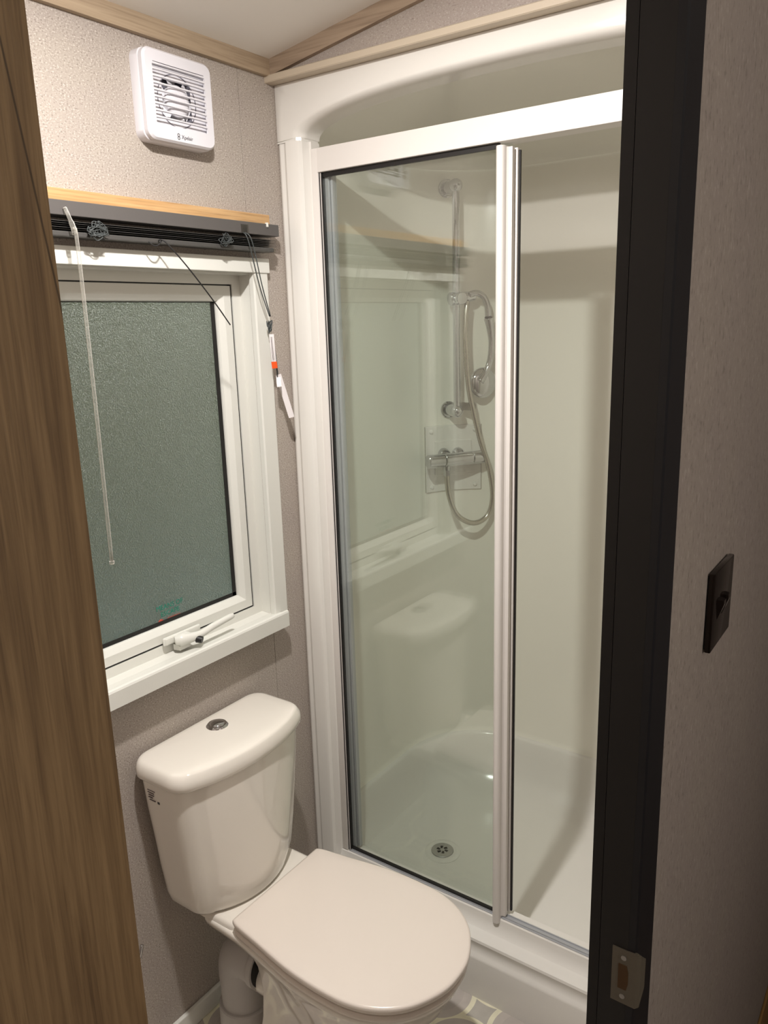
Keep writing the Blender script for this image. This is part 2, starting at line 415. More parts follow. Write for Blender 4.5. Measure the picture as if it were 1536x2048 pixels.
link('window_sill', prism([(x, z) for x, z in sill_prof], 1, -.80, -.135, None) if False else loft([[(x, -.80, z) for x, z in sill_prof], [(x, -.133, z) for x, z in sill_prof]]), 'upvc', wi)
# espag handle
HC = Vector((-.022, -.418, 1.019))
bm = B(-.036, -.028, -.472, -.362, 1.008, 1.028, bev=.004, seg=3)
h = link('window_handle', bm, 'upvc', wi, True, 40)
link('screw_cover', B(-.0285, -.0262, -.468, -.438, 1.011, 1.025, bev=.001), 'upvc', h, True, 40)
link('handle_nub', loft([[( -.030 + dx, y, z) for dx, y, z in ((0, -.445, 1.006), (0, -.405, 1.006), (0, -.405, .992), (0, -.445, .992))], [(-.012, -.442, 1.003), (-.012, -.410, 1.003), (-.012, -.410, .9925), (-.012, -.442, .9925)]]), 'upvc', h)
pts = spline([(-.020, -.448, 1.017), (-.010, -.432, 1.018), (-.003, -.412, 1.017), (.003, -.388, 1.019), (.006, -.355, 1.026), (.007, -.318, 1.030), (.006, -.286, 1.032)], 6)
n = len(pts); rr = []
for i in range(n):
    t_ = i / (n - 1)
    if t_ < .12: rr.append(.009 + .006 * t_ / .12)
    elif t_ < .5: rr.append(.015 - .0065 * (t_ - .12) / .38)
    elif t_ < .92: rr.append(.0085 - .001 * (t_ - .5) / .42)
    else: rr.append(.0075 * math.sqrt(max(.05, 1 - ((t_ - .92) / .083) ** 2)))
link('handle_lever', tube(pts, rr, 18), 'upvc', h, True)
link('handle_body', sphere((-.018, -.425, 1.016), .015, None, 1, 1.6, .95), 'upvc', h, True)
link('lock_barrel', cyl((.004, -.404, 1.012), (.0155, -.398, 1.009), .0092, .0078), 'black', h, True, 40)
# printing on the pane
pr = text('escape_notice', 'MEANS OF\nESCAPE', .0165, 'green', (-.0602, -.421, 1.083), (0, 1, 0), (0, 0, 1), sash, sx=1.0)
ps = text('supplier_print', 'emergency\nwindow', .0085, 'red', (-.0602, -.412, 1.056), (0, 1, 0), (0, 0, 1), sash)
link('print_roundel', cyl((-.0605, -.450, 1.054), (-.0600, -.450, 1.054), .0082), 'red', sash)
text('roundel_letter', 'e', .014, 'paper', (-.0599, -.450, 1.050), (0, 1, 0), (0, 0, 1), sash)
adopt(wi)

# outside beyond the frosted pane
go = link('ground_outside', B(-4.5, -.4, -4, 3, -.5, -.45), mat('dusk_decking', srgb(110, 158, 176), .8)); go['kind'] = 'structure'
hm = mat('hedge_leaf', srgb(74, 84, 48), .8)
t_, N_, L_, b_ = nt(hm); nn = N_.new('ShaderNodeTexNoise'); nn.inputs['Scale'].default_value = 3
rmp = ramp(N_, [(.35, srgb(84, 80, 70)), (.6, srgb(120, 124, 84))]); L_.new(nn.outputs['Fac'], rmp.inputs[0]); L_.new(rmp.outputs[0], b_.inputs['Base Color'])
bm = B(-2.8, -2.3, -3.2, 3, -.45, 2.6)
bmesh.ops.subdivide_edges(bm, edges=bm.edges[:], cuts=24, use_grid_fill=True)
for v in bm.verts:
    v.co += Vector((random.uniform(-.06, .06), random.uniform(-.06, .06), random.uniform(-.06, .06)))
tag(link('hedge', bm, hm), 'dark green hedge blurred outside behind the frosted window pane', 'hedge')

# ================================================================== BLIND
bl = empty('venetian_blind', (.03, -.43, 1.88))
tag(bl, 'charcoal metal venetian blind raised up into a stack above the window', 'blind')
link('headrail', B(.006, .044, -.80, -.088, 1.913, 1.9385, bev=.001), 'blind', bl)
zs = [1.905, 1.9015, 1.898, 1.8945, 1.891]
for i, z in enumerate(zs):
    yo = random.uniform(-.002, .002); zo = random.uniform(-.0004, .0004)
    sl = [(.008, z - .0016), (.017, z), (.026, z + .0006), (.036, z), (.045 + random.uniform(-.001, .001), z - .0014), (.045, z - .0021), (.026, z - .0004), (.008, z - .0023)]
    link('slat', loft([[(x, -.795, zz) for x, zz in sl], [(x, -.100 + yo, zz) for x, zz in sl]]), 'slat', bl)
link('bottom_rail', B(.010, .044, -.795, -.108, 1.877, 1.8865, bev=.002), 'slat', bl)
link('end_clip', B(.024, .046, -.112, -.104, 1.876, 1.884, bev=.001), 'clear', bl)
link('cord_lock', B(.044, .048, -.212, -.190, 1.914, 1.932, bev=.001), 'clear', bl)
link('rail_clip', B(.040, .047, -.130, -.125, 1.931, 1.941, bev=.001), 'upvc', bl)
def tangle(c, r, n, seed, sy=1.0):
    rnd = random.Random(seed); bm = bmesh.new()
    pts = []
    for k in range(n):
        a = rnd.uniform(0, 2 * math.pi); q_ = r * math.sqrt(rnd.uniform(.08, 1))
        pts.append(Vector(c) + Vector((rnd.uniform(-.004, .005), sy * q_ * math.cos(a), q_ * .72 * math.sin(a))))
    return tube(spline(pts, 7, True), .0009, 6, bm)
link('ladder_cord', tangle((.052, -.588, 1.890), .024, 52, 3), 'cord', bl, True)
link('ladder_cord', tangle((.052, -.268, 1.894), .019, 40, 5), 'cord', bl, True)
# tilt wand
wd = link('tilt_wand', tube(spline([(.058, -.642, 1.888), (.062, -.641, 1.860), (.064, -.643, 1.6), (.066, -.648, 1.274)], 8), .0034, 8), 'wand', bl, True)
link('wand_hook', tube(spline([(.047, -.648, 1.925), (.052, -.646, 1.912), (.055, -.641, 1.892), (.058, -.641, 1.880)], 5), [.0035] * 8 + [.0048] * 8, 8), 'wand', wd, True)
link('wand_ferrule', cyl((.066, -.648, 1.276), (.066, -.648, 1.269), .0048, bev=.001), 'wand', wd, True, 40)
# lifting cords
def hang(name, pts, r, mt, par): return link(name, tube(spline(pts, 8), r, 7), mt, par, True)
hang('lift_cord', [(.046, -.446, 1.882), (.056, -.438, 1.880), (.070, -.400, 1.835), (.078, -.345, 1.77), (.082, -.302, 1.716)], .0014, 'cordk', bl)
hang('lift_cord', [(.046, -.470, 1.879), (.050, -.462, 1.872), (.052, -.452, 1.873), (.050, -.441, 1.882)], .0012, 'cordk', bl)
pc = hang('pull_cord', [(.046, -.207, 1.914), (.056, -.203, 1.895), (.050, -.170, 1.80), (.044, -.137, 1.733)], .0013, 'cord', bl)
hang('pull_cord', [(.047, -.203, 1.914), (.060, -.196, 1.895), (.056, -.168, 1.80), (.046, -.136, 1.733)], .0013, 'cord', bl)
bm = tangle((.036, -.130, 1.715), .012, 30, 9, .75)
for v in bm.verts: v.co.z = 1.712 + (v.co.z - 1.715) * 2.2
link('wound_cord', bm, 'cord', pc, True)
hang('wound_cord', [(.036, -.124, 1.69), (.034, -.116, 1.65), (.030, -.108, 1.60), (.028, -.105, 1.585)], .0013, 'cord', pc)
hang('wound_cord', [(.034, -.122, 1.69), (.032, -.112, 1.65), (.028, -.103, 1.60), (.027, -.104, 1.585)], .0013, 'cord', pc)
hang('red_thread', [(.040, -.128, 1.69), (.040, -.126, 1.66), (.038, -.121, 1.63)], .0008, 'red', pc)
def strip(name, p0, p1, w, mt, par, curl=0, th=.0004):
    p0, p1 = Vector(p0), Vector(p1); d = (p1 - p0); nrm = Vector((.55, -.75, .1)).normalized(); sd = d.normalized().cross(nrm).normalized()
    rings = []
    for k in range(9):
        t_ = k / 8; c = p0 + d * t_ + nrm * curl * math.sin(t_ * math.pi)
        rings.append([c + sd * w / 2, c - sd * w / 2, c - sd * w / 2 + nrm * th, c + sd * w / 2 + nrm * th])
    return link(name, loft(rings), mt, par)
strip('warning_tape', (.042, -.132, 1.692), (.040, -.127, 1.628), .011, 'paper', pc, .002)
strip('warning_tape', (.040, -.127, 1.628), (.040, -.125, 1.612), .013, 'orange', pc)['label'] = 'orange end of the warning tape'
for k in range(3):
    strip('tape_print', (.043, -.1355 + .003 * k, 1.686), (.0412, -.131 + .003 * k, 1.632), .0009, 'printk', pc, .0022, .0009)
strip('paper_tag', (.030, -.104, 1.596), (.046, -.082, 1.490), .014, 'paper', pc, -.001)
strip('paper_tag', (.036, -.110, 1.590), (.046, -.120, 1.568), .011, 'paper', pc, .003)
adopt(bl)
bb = link('oak_batten', B(0, .022, -.80, -.094, 1.9385, 1.962, bev=.0006), 'board')
tag(bb, 'light oak batten fixed on the wall along the top of the charcoal blind', 'batten')

# ================================================================== EXTRACTOR FAN
FY0, FY1, FZ0, FZ1 = -.458, -.262, 2.070, 2.238
FY0, FY1 = -.447, -.252
fa = empty('extractor_fan', (0, -.35, 2.07)); tag(fa, 'square white plastic extractor fan with louvred grille high on the wall', 'extractor fan')
fcy, fcz = (FY0 + FY1) / 2, 2.156
H = .0835
def sq(s, r, x, n=6): return [(x, fcy + a * 1.06, fcz + b) for a, b in rrect(-s, s, -s, s, r, n)]
# housing body: open front tray
bm = loft([sq(H, .018, 0), sq(H, .018, .022), sq(H * .985, .018, .024), sq(H * .93, .014, .024), sq(H * .93, .014, .004)], True, True, True)
link('housing', bm, 'fan', fa, True, 35)
# grille plate with slot openings: bars across, bounded by a solid border
gw = H * .985
bm = bmesh.new()
outer = sq(gw, .018, .0245); outer2 = sq(gw, .018, .034); outer3 = sq(gw * .955, .015, .0385)
sy_, zlo, zhi = .063, -.052, .058
inn = lambda x: [(x, fcy + a * 1.06, fcz + b) for a, b in rrect(-sy_, sy_, zlo, zhi, .003, 6)]
bm = loft([outer, outer2, outer3, inn(.0385), inn(.034), outer], True, False, False)
gr = link('grille', bm, 'fan', fa, True, 35)
nb = 9; pitch = (zhi - zlo) / nb
for k in range(nb + 1):
    z0 = fcz + zlo + pitch * k + .0008; z1 = z0 + pitch - .0058 + .0012
    bmx = bmesh.new()
    y0, y1 = fcy - sy_ * 1.06, fcy + sy_ * 1.06
    ym = .045 * 1.06
    zc_ = fcz + zlo + pitch * k - (.003 if k == nb else 0)
    P = [(.0388, zc_ + .0012), (.0385, zc_ - .0012), (.0335, zc_ - .0016), (.0335, zc_ - .0002)]
    if 0 < k:
        rings = []
        for yy, g_ in ((y0, 1.6), (y0 + .012, 1.25), (y0 + .025, 1), (y1 - .025, 1), (y1 - .012, 1.25), (y1, 1.6)):
            rings.append([(x, yy, zc_ + (z - zc_) * g_) for x, z in P])
        link('louvre', loft(rings, bm=bmx), 'fan', gr)
    else: bmx.free()
# solid webs each side (the louvre slots fade out toward the sides)
# fan throat: dark ring, hub and impeller
ring = lambda r, x: [(x, fcy + r * math.cos(a), fcz - .001 + r * math.sin(a)) for a in [2 * math.pi * k / 40 for k in range(40)]]
link('fan_throat', loft([ring(.050, .0262), ring(.048, .0262), ring(.046, .006), ring(.001, .006)], True, False, True), 'fanin', fa, True, 40)
bm = bmesh.new()
bk = [(.0255, fcy + a * 1.06, fcz + b) for a, b in rrect(-.074, .074, -.074, .074, .004, 9)]
rr40 = [(.0255, fcy + .049 * math.cos(a), fcz + .049 * math.sin(a)) for a in [math.atan2(p[2] - fcz, p[1] - fcy) for p in bk]]
link('back_plate', loft([bk, rr40], True, False, False), 'fan', fa)
hub = empty('impeller', (0, fcy, fcz)); hub.parent = fa
hb = loft([ring(.029, .012), ring(.0305, .026), ring(.028, .030), ring(.020, .0318), ring(.001, .032)], True, False, True)
link('impeller_hub', hb, 'fan', fa, True)
for k in range(6):
    a = 2 * math.pi * k / 6 + .3
    ca, sa = math.cos(a), math.sin(a); cb, sb = math.cos(a + .75), math.sin(a + .75)
    rings = []
    for r_ in (.024, .034, .045):
        rings.append([(.012, fcy + r_ * ca, fcz + r_ * sa), (.022, fcy + r_ * cb, fcz + r_ * sb), (.0235, fcy + r_ * cb, fcz + r_ * sb), (.0135, fcy + r_ * ca, fcz + r_ * sa)])
    link('impeller_blade', loft(rings), 'fan', fa, True, 40)
bpy.data.objects.remove(hub)
text('fan_lettering', 'Xpelair', .0105, 'logo', (.0387, fcy + .008, fcz - .0725), (0, 1, 0), (0, 0, 1), fa, sx=.95)
bm = bmesh.new()
for cz_ in (.0035, -.0035):
    rg = [[(.0387 + dx, fcy - .0145 + rr_ * math.cos(a), fcz - .0695 + cz_ * .8 + rr_ * math.sin(a)) for a in [2 * math.pi * k / 20 for k in range(20)]] for rr_, dx in ((.0032, 0), (.0032, .0003), (.0020, .0003), (.0020, 0))]
    loft(rg, True, False, False, bm)
link('fan_emblem', bm, 'logo', fa)
adopt(fa)

# ================================================================== SHOWER CUBICLE
sh = empty('shower_cubicle', (.575, .33, FZ)); tag(sh, 'white moulded shower cubicle with rounded corners, tray and arched canopy', 'shower')
XL, XR, YB, YF = .028, 1.122, .697, .03
def plan(ins=0, insf=0, insl=0, ex=0, rad=.275, n=14):
    x0, x1, y1, y0 = XL + ins + insl, XR - ins, YB - ins, YF + insf
    r_ = rad - ins * .6
    pts = [(x0, y0), (x0, y0 + .06), (x0, (y0 + .06 + y1 - r_) / 2), ]
    for k in range(n + 1):
        a = R(180 - 90 * k / n); pts.append((x0 + r_ + r_ * math.cos(a), y1 - r_ + r_ * math.sin(a)))
    for k in range(1, 6): pts.append((x0 + r_ + (x1 - x0 - 2 * r_) * k / 6, y1))
    for k in range(n + 1):
        a = R(90 - 90 * k / n); pts.append((x1 - r_ + r_ * math.cos(a), y1 - r_ + r_ * math.sin(a)))
    pts += [(x1, (y0 + .06 + y1 - r_) / 2), (x1, y0 + .06), (x1, y0)]
    return pts
def ring3(z, **k): return [(x, y, z) for x, y in plan(**k)]
lev = [(2.138, 0), (1.6, 0), (1.0, 0), (.42, 0), (.345, 0), (.335, .002), (.328, .006)]
outer = [[(x, y, z) for x, y in plan(ins=-.012)] for z in (.05, 2.138)]
bm = loft([ring3(z, ins=i) for z, i in lev], False, False, False)
lin = link('wall_liner', bm, 'gelin', sh, True, 50)
# tray
tl = [(.330, 0, 0), (.326, .012, 0), (.318, .018, .0), (.27, .026, .0), (.215, .044, .0), (.19, .062, .004), (.165, .088, .008), (.148, .115, .020), (.138, .15, .04)]
rings = [ring3(z, ins=i, insf=f) for z, i, f in tl]
bm = loft(rings, False, False, False)
n_ = len(rings[0])
V = list(bm.verts); last = V[-n_:]
DR = Vector((.262, .251, .1388))
cen = bm.verts.new((.45, .27, .1345))
for a, b_2 in zip(last, last[1:]): bm.faces.new((a, b_2, cen))
bm.faces.new((last[-1], last[0], cen))
# front inner wall from threshold to the tray floor
first = [V[k * n_] for k in range(len(rings))]; lastc = [V[k * n_ + n_ - 1] for k in range(len(rings))]
link('tray', bm, 'gel', sh, True, 60)
link('tray', prism([(.036, .2285), (.044, .22), (.050, .19), (.062, .160), (.085, .142), (.13, .136), (.13, .10), (.036, .10)], 0, XL, XR), 'gel', sh, True, 40)
# drain
dr = link('drain', cyl(DR + Vector((0, 0, .0)), DR + Vector((0, 0, .0035)), .0335, bev=.001, seg=36), 'satin', sh, True, 40); dr['label'] = 'round grey metal drain cover'
for k in range(6):
    a = 2 * math.pi * k / 6
    def pp(r_, t_): return (DR.x + r_ * math.cos(a + t_), DR.y + r_ * math.sin(a + t_))
    link('drain_slot', prism([pp(.006, .1), pp(.017, -.15), pp(.0185, .32), pp(.010, .62)], 2, DR.z + .0033, DR.z + .0042), 'hole', dr)
rings = [[(DR.x + r_ * math.cos(2 * math.pi * k / 40), DR.y + r_ * math.sin(2 * math.pi * k / 40), z) for k in range(40)] for r_, z in ((.034, .1395), (.041, .1402), (.046, .1412), (.055, .1370))]
link('drain_dish', loft(rings, True, False, False), 'gel', sh, True)
# canopy: ellipsoid vault scaled toward the front centre
CX = .575
base = plan(ins=.0015)
rings = []
for k in range(13):
    s_ = 1 - k / 12.0; s_ = max(s_, .0005)
    th = (k / 12) * math.pi / 2
    s_ = max(math.cos(th), .001)
    rings.append([(CX + (x - CX) * s_, YF + (y - YF) * s_, 2.1372 + .092 * math.sin(th)) for x, y in base])
link('canopy', loft(rings, False, False, False), 'gelin', sh, True, 60)
link('liner_seam', tube([(x, y, 2.1395) for x, y in plan(ins=-.0003)], .0014, 6), mat('seam_grey', srgb(96, 92, 80), .6), sh, True)
# arched fascia with rounded inner lip
NA = 60
def ell(a, b, y, z0=2.14):
    out = []
    for k in range(NA + 1):
        th = math.pi * (1 - k / NA)
        c_, s_ = math.cos(th), math.sin(th)
        out.append((CX + a * (abs(c_) ** .86) * (1 if c_ > 0 else -1), y, z0 + b * (s_ ** .86)))
    return out
def outp(y, x0, x1, z0, z1):
    e = ell(.525, .078, y); out = []
    for k, (x, _, z) in enumerate(e):
        t_ = k / NA
        if t_ < .1: out.append((x0, y, z0 + (z1 - z0) * t_ / .1))
        elif t_ > .9: out.append((x1, y, z0 + (z1 - z0) * (1 - t_) / .1))
        else: out.append((x0 + (x1 - x0) * (t_ - .1) / .8, y, z1))
    return out
rings = [outp(-.004, .0, 1.152, 2.131, 2.252), outp(-.027, .0, 1.152, 2.131, 2.252), outp(-.030, .003, 1.149, 2.131, 2.252)]
# blend from outer path to the arch edge
A_, B_ = outp(-.030, .003, 1.149, 2.131, 2.252), ell(.528, .080, -.030, 2.133)
for t_ in (.33, .66): rings.append([tuple(Vector(a).lerp(Vector(b), t_)) for a, b in zip(A_, B_)])
rings.append(B_)
for k in range(1, 8):
    f = R(90 * k / 7)
    rings.append(ell(.528 - .026 * math.sin(f), .080 - .014 * math.sin(f), -.030 + .026 * (1 - math.cos(f)), 2.133))
rings.append(ell(.502, .066, .04, 2.133))
link('arched_fascia', loft(rings, False, False, False), 'gel', sh, True, 50)
link('fascia_foot', prism([(0, -.027), (.040, -.029), (.060, -.029), (.069, -.022), (.0722, .0), (.0722, .036), (0, .036)], 2, 2.1275, 2.134), 'gel', sh)
# side posts
post = [(0, .03), (0, -.018), (.004, -.026), (.009, -.028), (.020, -.027), (.025, -.029), (.030, -.033), (.060, -.033), (.068, -.030), (.0725, -.023), (.074, -.006), (.076, -.002), (.080, .0), (.080, .03)]
link('side_post', prism(post, 2, FZ, 2.1265), 'gel', sh, True, 25)
link('side_post', prism([(1.152 - x, y) for x, y in post][::-1], 2, FZ, 2.1265), 'gel', sh, True, 25)
# front of the tray below the doors
sp = [(.04, .233), (.002, .233), (-.003, .229), (-.006, .216), (-.013, .202), (-.022, .195), (-.045, .191), (-.0525, .187), (-.0545, .181), (-.0525, .172), (-.053, .162), (-.058, .152), (-.064, .146), (-.0665, .140), (-.0665, FZ), (.04, FZ)]
link('tray_upstand', prism(sp, 0, .0005, 1.1515), 'gel', sh, True, 28)
# cap strip above the fascia
link('cap_strip', prism([(-.058, 2.2525), (-.060, 2.2545), (-.060, 2.2665), (-.057, 2.269), (-.042, 2.269), (-.042, 2.264), (-.010, 2.264), (-.010, 2.2525)], 0, .0, 1.152), 'cap', sh)
adopt(sh)

# ---- door frame (fixed) : header, channels, track, fixed pane
sf = empty('shower_screen', (.575, .01, .233)); tag(sf, 'white framed shower screen with top rail and fixed glass pane on the left', 'shower screen')
link('header_rail', B(.098, 1.058, -.003, .042, 2.057, 2.110, bev=.001), 'frame', sf)
link('side_jamb', B(.079, .0985, -.0025, .040, .234, 2.110, bev=.0015), 'frame', sf, True, 30)
link('side_jamb', B(1.0535, 1.073, -.0025, .040, .234, 2.110, bev=.0015), 'frame', sf, True, 30)
link('wall_channel', B(.1070, .1160, .0125, .034, .242, 2.0565), 'alu', sf)
link('wall_channel', B(.1175, .1240, .020, .034, .242, 2.0565), 'alu', sf)
link('gasket', B(.0986, .1018, .001, .034, .236, 2.0565), 'black', sf)
link('channel_lip', B(.1020, .1034, .0010, .034, .236, 2.0565), 'frame', sf)
link('gasket', B(.1034, .1068, .0030, .034, .236, 2.0565), 'black', sf)
link('fixed_pane', B(.126, .585, .024, .029, .240, 2.056), 'glass', sf)
bm = bmesh.new(); box(bm, .1, 1.0535, .004, .006, .233, .2375); box(bm, .1, 1.0535, .016, .018, .233, .2375); box(bm, .1, 1.0535, .0, .020, .2325, .2335)
link('bottom_track', bm, 'alu', sf)
link('meeting_stile', B(.585, .600, .020, .034, .243, 2.046, bev=.001), 'frame', sf, True, 30)
link('meeting_seal', B(.600, .6045, .024, .030, .245, 2.042, bev=.001), 'black', sf)
adopt(sf)
# sliding panel, slid open to the left
sd = empty('sliding_door', (.34, .01, .24)); tag(sd, 'clear glass sliding shower door slid open to the left with white pull edge', 'sliding door')
link('glass_pane', B(.1070, .566, .006, .011, .240, 2.052), 'glass', sd)
bm = bmesh.new()
box(bm, .1035, .566, .0052, .012, 2.0465, 2.0565)
link('edge_seal', bm, 'black', sd)
link('edge_seal', B(.1035, .566, .0052, .012, .2365, .244), 'black', sd)
pull = [(.566, .013), (.566, -.004), (.568, -.011), (.572, -.0145), (.577, -.0155), (.582, -.0145), (.585, -.011), (.586, -.004), (.589, .0), (.593, .002), (.596, .002), (.596, .013)]
pp_ = link('pull_stile', prism([q_ for q_ in pull[:8]] + [(.586, .013)], 2, .224, 2.048), 'frame', sd, True, 60)
link('pull_stile', prism([(.586, .013), (.586, -.001), (.589, .002), (.597, .003), (.597, .013)], 2, .240, 2.046), 'frame', sd, True, 30)
adopt(sd)

# ================================================================== FITTINGS ON THE ROUNDED CORNER
CC = Vector((XL + .275, YB - .275, 0)); RC = .275
def cpos(ang, off, z):       # angle around the rounded corner (deg from -x), off = distance from the wall surface
    a = R(180 - ang); r_ = RC - off
    return Vector((CC.x + r_ * math.cos(a), CC.y + r_ * math.sin(a), z))
FA = 33.0
nin = Vector((math.cos(R(FA)), -math.sin(R(FA)), 0)); along = Vector((math.sin(R(FA)), math.cos(R(FA)), 0))
W0 = cpos(FA, 0, 0)
def f(s, d, z): return W0 + along * s + nin * d + Vector((0, 0, z))
rl = empty('shower_riser', f(.03, .05, 1.43)); tag(rl, 'chrome shower riser rail with round wall brackets in the cubicle corner', 'shower rail')
SR = .033
ZT, ZB = 2.088, 1.440
link('rail', cyl(f(SR, .062, ZB), f(SR, .062, ZT), .0108, seg=24), 'chrome', rl, True, 40)
for z in (ZT, ZB):
    br = link('wall_bracket', cyl(f(SR, -.004, z), f(SR, .010, z), .026, .026, 32, bev=.003), 'chrome', rl, True, 40)
    link('bracket_arm', cyl(f(SR, .010, z), f(SR, .060, z), .0185, .0175, 32, bev=.002), 'chrome', br, True, 40)
    link('bracket_ball', sphere(f(SR, .062, z), .0195), 'chrome', br, True)
    link('bracket_screw', cyl(f(SR, .080, z), f(SR, .083, z), .0035, seg=14), 'satin', br, True, 40)
sl_ = link('slider', cyl(f(SR - .022, .060, 1.772), f(SR + .060, .066, 1.780), .020, .014, 24, bev=.003), 'chrome', rl, True, 40)
link('slider_knob', cyl(f(SR + .002, .072, 1.773), f(SR + .002, .096, 1.773), .019, .018, 28, bev=.002), 'chrome', sl_, True, 40)
link('hose_ring', cyl(f(SR + .026, .040, 1.452), f(SR + .052, .078, 1.452), .012, seg=20, bev=.002), 'clear', rl, True, 40)
adopt(rl)
hs = empty('shower_handset', f(.13, .08, 1.5)); tag(hs, 'chrome curved shower handset hanging from the riser slider', 'shower head')
pts = spline([f(.070, .075, 1.783), f(.091, .080, 1.788), f(.112, .084, 1.776), f(.124, .085, 1.752), f(.128, .085, 1.718)], 6)
link('holder_arm', tube(pts, .0095, 14), 'chrome', hs, True)
link('collar', cyl(f(.128, .085, 1.719), f(.1285, .085, 1.714), .0112, seg=20), 'black', hs, True, 40)
pts = spline([f(.129, .085, 1.714), f(.134, .085, 1.69), f(.139, .085, 1.65), f(.138, .085, 1.61), f(.130, .085, 1.575), f(.115, .085, 1.548), f(.100, .084, 1.528)], 6)
n = len(pts)
link('handle', tube(pts, [.0150 - .0055 * min(1, i / 12) if i < n - 8 else .0095 + .004 * (i - n + 8) / 8 for i in range(n)], 16), 'chrome', hs, True)
hc = f(.118, .070, 1.522)
bm = sphere((0, 0, 0), .045, None, 1, .42, 1.05)
mm = Matrix((along, nin, Vector((0, 0, 1)))).transposed().to_4x4(); mm.translation = hc
bm.transform(mm)
link('spray_head', bm, 'chrome', hs, True)
bm = cyl(hc - nin * .010, hc - nin * .019, .038, .036, 32, bev=.002)
link('spray_plate', bm, 'satin', hs, True, 40)
adopt(hs)
pts = spline([f(.062, .076, 1.765), f(.055, .079, 1.72), f(.052, .082, 1.653), f(.058, .085, 1.534), f(.071, .088, 1.455), f(.099, .088, 1.348),
              f(.129, .086, 1.266), f(.146, .083, 1.168), f(.130, .080, 1.104), f(.079, .080, 1.084), f(.023, .078, 1.117), f(-.003, .072, 1.184), f(-.006, .067, 1.245)], 28)
rr = [.0086 if i % 2 else .0070 for i in range(len(pts))]
ho = empty('shower_hose', pts[len(pts) * 2 // 3]); tag(ho, 'ribbed metal shower hose looping down from the handset to the mixer', 'hose')
link('hose', tube(pts, rr, 12), M['hose'], ho, True)
link('hose_nut', cyl(f(-.006, .066, 1.243), f(-.006, .066, 1.262), .0105, seg=6), 'chrome', ho)
adopt(ho)
pl = empty('mixer_plate', cpos(42, 0, 1.18)); tag(pl, 'square white moulded plate behind the mixer with four screw caps', 'mounting plate')
def patch(a0, a1, z0, z1, d0, d1, n=10):
    rings = []
    for k in range(n + 1):
        a = a0 + (a1 - a0) * k / n
        rings.append([cpos(a, d0, z0), cpos(a, d0, z1), cpos(a, d1 * 1.0, z1 - .003), cpos(a, d1, z0 + .003)])
    return loft(rings)
PA0, PA1 = 22.5, 61.5
link('plate', patch(PA0, PA1, 1.180, 1.392, -.002, .006), 'gel', pl, True, 30)
link('plate_boss', patch(PA0 + 6.5, PA1 - 6.5, 1.235, 1.345, .004, .011), 'gel', pl, True, 30)
link('sealant_line', patch(PA0 - .4, PA1 + .4, 1.1785, 1.3935, -.003, .0012), mat('plate_sealant', srgb(150, 144, 126), .6), pl)
for a in (PA0 + 4, PA1 - 4):
    for z in (1.198, 1.374):
        link('screw_cap', sphere(cpos(a, .006, z), .0068, None, 1, 1, 1, 16), 'gel', pl, True)
adopt(pl)
mx_ = empty('mixer_valve', f(.03, .06, 1.29)); tag(mx_, 'chrome bar shower mixer valve on the white corner plate', 'mixer')
MZ = 1.292
link('body', cyl(f(-.014, .066, MZ), f(.080, .066, MZ), .0205, seg=32, bev=.002), 'chrome', mx_, True, 40)
link('temperature_knob', cyl(f(-.071, .066, MZ), f(-.0145, .066, MZ), .0212, .0205, 32, bev=.003), 'chrome', mx_, True, 40)
link('flow_knob', cyl(f(.0805, .066, MZ), f(.126, .066, MZ), .0205, .0212, 32, bev=.003), 'chrome', mx_, True, 40)
for s in (.010, .058):
    link('wall_flange', cyl(f(s, -.004, MZ + .010), f(s, .030, MZ + .010), .0215, .017, 28, bev=.003), 'chrome', mx_, True, 40)
    link('inlet', cyl(f(s, .028, MZ + .006), f(s, .060, MZ + .002), .013, seg=20), 'chrome', mx_, True, 40)
link('outlet', cyl(f(-.006, .066, MZ - .017), f(-.006, .066, MZ - .032), .0115, seg=20, bev=.001), 'chrome', mx_, True, 40)
adopt(mx_)

# ================================================================== TOILET
to = empty('toilet', (.42, -.413, FZ)); tag(to, 'white close-coupled toilet with the lid closed beside the shower', 'toilet')
YC = -.413
half = [(.236, .150), (.30, .160), (.345, .168), (.40, .1765), (.45, .1805), (.50, .181), (.55, .1775), (.595, .165), (.635, .142), (.665, .112), (.688, .072), (.7005, .036), (.7035, 0)]
def seat_outline(sc=1.0, dx=0, back=.216):
    L_ = [(back, .139), (back + .001, .1425), (back + .004, .1442)] + half
    P_ = [(x, -h) for x, h in L_] + [(x, h) for x, h in L_[-2::-1]]
    s_ = [v for v in spline([(x, y, 0) for x, y in P_], 4)]
    cx = .46
    return [(cx + (v.x - cx) * sc + dx, YC + v.y * sc) for v in s_]
def slab(name, prof, mt, par, dx=0, back=.216):
    return link(name, loft([[(x, y, z) for x, y in seat_outline(sc, dx, back)] for sc, z in prof]), mt, par, True, 50)
lid = slab('lid', [(.90, .4395), (.975, .4400), (.990, .442), (.9985, .4465), (1.0, .451), (.9985, .4548), (.993, .4572), (.97, .4590), (.85, .4598), (.5, .4603), (.1, .4605)], 'lid', to)
slab('seat', [(.94, .4195), (.972, .4200), (.985, .4225), (.988, .428), (.985, .433), (.972, .4358), (.93, .4362)], 'lid', to, -.002)
for s in (-1, 1):
    link('hinge', cyl((.222, YC + s * .105, .433), (.222, YC + s * .07, .433), .0115, seg=18, bev=.002), 'lid', to, True, 40)
